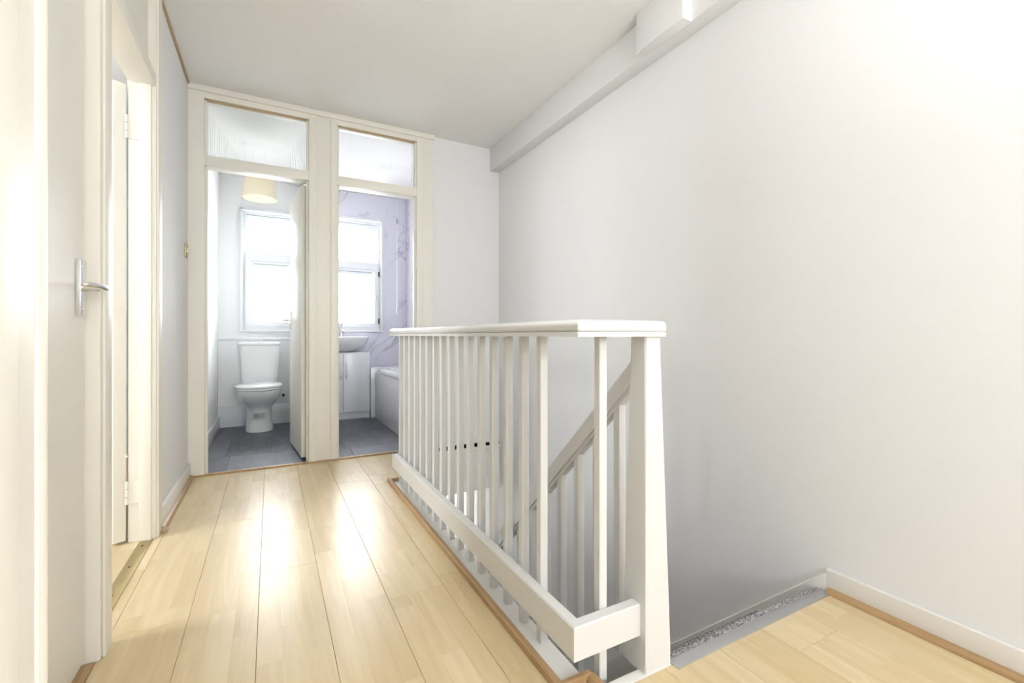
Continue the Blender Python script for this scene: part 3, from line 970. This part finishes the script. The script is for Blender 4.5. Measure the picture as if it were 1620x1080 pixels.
def pan_patch(u0, u1, z0, z1, off):
    bm = bmesh.new()
    cols = [u0 + (u1 - u0) * i / 10 for i in range(11)]
    def P(u, z):
        k = (z - 0.10) / 0.10
        return (tx + u, 4.965 - 0.010 * k - (0.160 + 0.005 * k) * (1 - (abs(u) / (0.108 - 0.003 * k)) ** 2.45) ** (1 / 2.45) - off, z)
    rr_ = [[bm.verts.new(P(u, z)) for u in cols] for z in (z0, (z0 + z1) / 2, z1)]
    for p, q in zip(rr_, rr_[1:]):
        for i in range(10):
            bm.faces.new((p[i], p[i + 1], q[i + 1], q[i]))
    bmesh.ops.solidify(bm, geom=bm.faces, thickness=0.0006)
    return bm


lb = obj('paper_label', pan_patch(-0.05, 0.05, 0.120, 0.180, 0.002), PAPER, to, smooth=40)
for u0, u1, zz in ((-0.042, -0.012, 0.163), (-0.036, -0.004, 0.149), (-0.042, -0.016, 0.135)):
    obj('print_line', pan_patch(u0, u1, zz, zz + 0.006, 0.0032), INK, lb)
vp = empty('water_valve', (0.06, 5.19, 0.30), label='small black water valve on the pipe behind the toilet', cat='valve')
obj('pipe', b_tube([(0.115, 5.205, 0.285), (0.115, 5.14, 0.285), (0.115, 5.13, 0.285)], 0.008, 10), CHROME, vp, smooth=50)
obj('knob', b_tube([(0.115, 5.14, 0.285), (0.115, 5.09, 0.30)], [0.011, 0.014], 12), BLACK, vp, smooth=40)

# hanging shade in the toilet
ls = empty('pendant_lamp', (-0.08, 4.35, 2.02), label='cream fabric pendant lampshade hanging in the toilet', cat='lamp')
obj('ceiling_rose', b_lathe(-0.08, 4.35, [(0.045, CZ), (0.043, CZ - 0.02), (0.02, CZ - 0.03)], 20), UPVC, ls, smooth=40)
obj('cable', b_tube([(-0.08, 4.35, CZ - 0.02), (-0.08, 4.35, 2.28)], 0.004, 8), UPVC, ls, smooth=40)
obj('lamp_holder', b_lathe(-0.08, 4.35, [(0.012, 2.29), (0.018, 2.27), (0.018, 2.21)], 16), UPVC, ls, smooth=40)
sh = bmesh.new()
N = 40
prof = [(0.130, 2.045), (0.130, 2.053), (0.106, 2.255), (0.096, 2.272), (0.082, 2.278)]
rws = [[sh.verts.new(p) for p in ring(-0.08, 4.35, z, r, r, N)] for r, z in prof]
for a, b in zip(rws, rws[1:]):
    for i in range(N):
        sh.faces.new((a[i], a[(i + 1) % N], b[(i + 1) % N], b[i]))
bmesh.ops.solidify(sh, geom=sh.faces, thickness=0.002)
obj('lamp_shade', sh, SHADE, ls, smooth=40)
for a in (0, 120, 240):
    c, s = math.cos(R(a)), math.sin(R(a))
    obj('spider_arm', b_tube([(-0.08 + 0.015 * c, 4.35 + 0.015 * s, 2.262), (-0.08 + 0.082 * c, 4.35 + 0.082 * s, 2.266)], 0.002, 6), CHROME, ls)
obj('bulb', b_loft([ring(-0.08, 4.35, z, r, r, 16) for r, z in ((0.013, 2.21), (0.02, 2.19), (0.03, 2.155), (0.026, 2.125), (0.01, 2.11))]), PORC, ls, smooth=60)

bulb('toilet_bulb', (-0.08, 4.35, 2.135), LAMP_TOILET, 0.035)

# ------------------------------------------------------------------ bathroom
va = empty('vanity_unit', (0.683, 5.19, 0), label='white two-door vanity cabinet with chrome bow handles under the basin', cat='cabinet')
box('body', 0.41, 0.956, 5.092, 5.285, 0.07, 0.715, CABW, va, bev=0.002)
box('plinth', 0.412, 0.954, 5.10, 5.28, 0.0, 0.072, CABW, va, bev=0.001)
for s, (xa, xb) in enumerate(((0.412, 0.6805), (0.6855, 0.954))):
    dr = box('cabinet_door', xa, xb, 5.072, 5.090, 0.078, 0.705, CABW, va, bev=0.002)
    hx = 0.655 if s == 0 else 0.711
    obj('handle', b_tube(bspline([(hx, 5.072, 0.605), (hx, 5.052, 0.59), (hx, 5.046, 0.52), (hx, 5.052, 0.45), (hx, 5.072, 0.435)], 5), [(.005, .005)] * 21, 8), CHROME, dr, smooth=50)

ba = empty('basin', (0.683, 5.15, 0.715), label='white bowed ceramic basin on the vanity cabinet below the window', cat='basin')


def dring(cx, yb, w, d, z, n=24, p=2.3):
    pts = []
    for i in range(n + 1):
        a = math.pi + math.pi * i / n
        c, s = math.cos(a), math.sin(a)
        pts.append((cx + w * math.copysign(abs(c) ** (2 / p), c), yb - 0.06 - (d - 0.06) * abs(s) ** (2 / p), z))
    return [(cx - w, yb, z)] + pts + [(cx + w, yb, z)]


bz = [(0.10, .14, .717), (0.17, .24, .735), (0.235, .33, .785), (0.268, .385, .84), (0.276, .40, .868), (0.276, .40, .880), (0.270, .394, .885)]
rows = [dring(0.683, 5.284, w, d, z) for w, d, z in bz]
inner = [(0.243, .365, .882), (0.225, .34, .85), (0.16, .26, .79), (0.06, .14, .77)]
rows += [[(x, min(y, 5.18), z) for x, y, z in dring(0.683, 5.284, w, d, z)] for w, d, z in inner]
obj('bowl', b_loft(rows), PORC, ba, smooth=50)
tp = empty('tap', (0.683, 5.225, 0.885), label='chrome mixer tap on the basin', cat='tap')
obj('body', b_lathe(0.683, 5.225, [(0.024, 0.884), (0.022, 0.895), (0.018, 0.905), (0.018, 0.965), (0.016, 0.975)], 20), CHROME, tp, smooth=40)
obj('spout', b_tube(bspline([(0.683, 5.22, 0.945), (0.683, 5.17, 0.955), (0.683, 5.12, 0.945), (0.683, 5.105, 0.925)], 5), 0.010, 12), CHROME, tp, smooth=50)
obj('lever', b_tube([(0.683, 5.225, 0.975), (0.683, 5.235, 0.995), (0.683, 5.19, 1.02)], [0.010, 0.009, 0.006], 10), CHROME, tp, smooth=50)

bt = empty('bathtub', (1.31, 4.3, 0), label='white bathtub with plain side panel along the marble wall', cat='bathtub')
box('side_panel', 1.012, 1.030, YE + 0.1, 5.075, 0.0, 0.50, ACRY, bt, bev=0.002)
bx0, bx1, by0, by1 = 1.0, 1.618, YE + 0.09, 4.925
cx, cy, rx, ry = (bx0 + bx1) / 2, (by0 + by1) / 2, (bx1 - bx0) / 2, (by1 - by0) / 2
rings_ = [ring(cx, cy, z, rx - i, ry - i, 48, 12) for z, i in ((0.50, 0.004), (0.51, 0.0), (0.54, 0.0), (0.55, 0.008))]
rings_ += [ring(cx, cy, z, rx - i, ry - i * 1.2, 48, 5) for z, i in ((0.549, 0.055), (0.53, 0.068), (0.30, 0.10), (0.17, 0.14), (0.15, 0.2))]
obj('tub', b_loft(rings_, cap0=False), ACRY, bt, smooth=50)
pc = empty('pull_cord', (1.06, 4.3, 1.1), label='light pull cord with dark metal joint hanging in the bathroom', cat='pull cord')
obj('ceiling_switch', b_lathe(1.06, 4.3, [(0.04, CZ), (0.04, CZ - 0.025), (0.02, CZ - 0.035)], 20), UPVC, pc, smooth=40)
obj('cord', b_tube([(1.06, 4.3, CZ - 0.03), (1.06, 4.3, 1.15)], 0.0016, 6), UPVC, pc)
obj('joint', b_lathe(1.06, 4.3, [(0.004, 2.0), (0.008, 1.985), (0.008, 1.965), (0.004, 1.95)], 10), VENT, pc, smooth=40)
obj('pull', b_lathe(1.06, 4.3, [(0.004, 1.16), (0.011, 1.13), (0.011, 1.10), (0.006, 1.09)], 12), UPVC, pc, smooth=40)

added_globe_lamp('added_bathroom_globe_lamp', 'added small opal globe lamp, out of view under the bathroom ceiling', 0.72, 4.55, CZ - 0.12, 0.08, CZ, FILL_BATH)  # added to brighten the bathroom, where the pull cord suggests a light
added_globe_lamp('added_stair_foot_globe_lamp', 'added opal globe lamp, unseen at the foot of the stairs', 1.20, 4.7, -0.75, 0.1, -0.40, FILL_FOOT)  # added lamp, unseen, that lifts the dark stairwell

# added uplight, unseen behind the camera, put in to brighten ceiling and hall
up = empty('floor_lamp', (0.9, -0.7, 0), label='added uplighter, unseen behind the camera, brightening the ceiling', cat='floor lamp')
obj('base', b_lathe(0.9, -0.7, [(0.14, 0.001), (0.14, 0.015), (0.03, 0.03)], 28), CHROME, up, smooth=40)
obj('pole', b_tube([(0.9, -0.7, 0.02), (0.9, -0.7, 1.06)], 0.012, 12), CHROME, up, smooth=40)
obj('lamp_bowl', b_lathe(0.9, -0.7, [(0.02, 1.05), (0.08, 1.07), (0.13, 1.11), (0.15, 1.15), (0.145, 1.15), (0.12, 1.115), (0.07, 1.08)], 28), UPVC, up, smooth=40)
d = bpy.data.lights.new('floor_lamp_bulb', 'SPOT')
d.energy, d.spot_size, d.spot_blend, d.shadow_soft_size = 36.0, R(165), 0.6, 0.06
d.color = (1, 0.99, 0.97)
o = bpy.data.objects.new('floor_lamp_bulb', d)
o.location = (0.9, -0.7, 1.17)
o.rotation_euler = (R(180), 0, 0)
COL.objects.link(o)
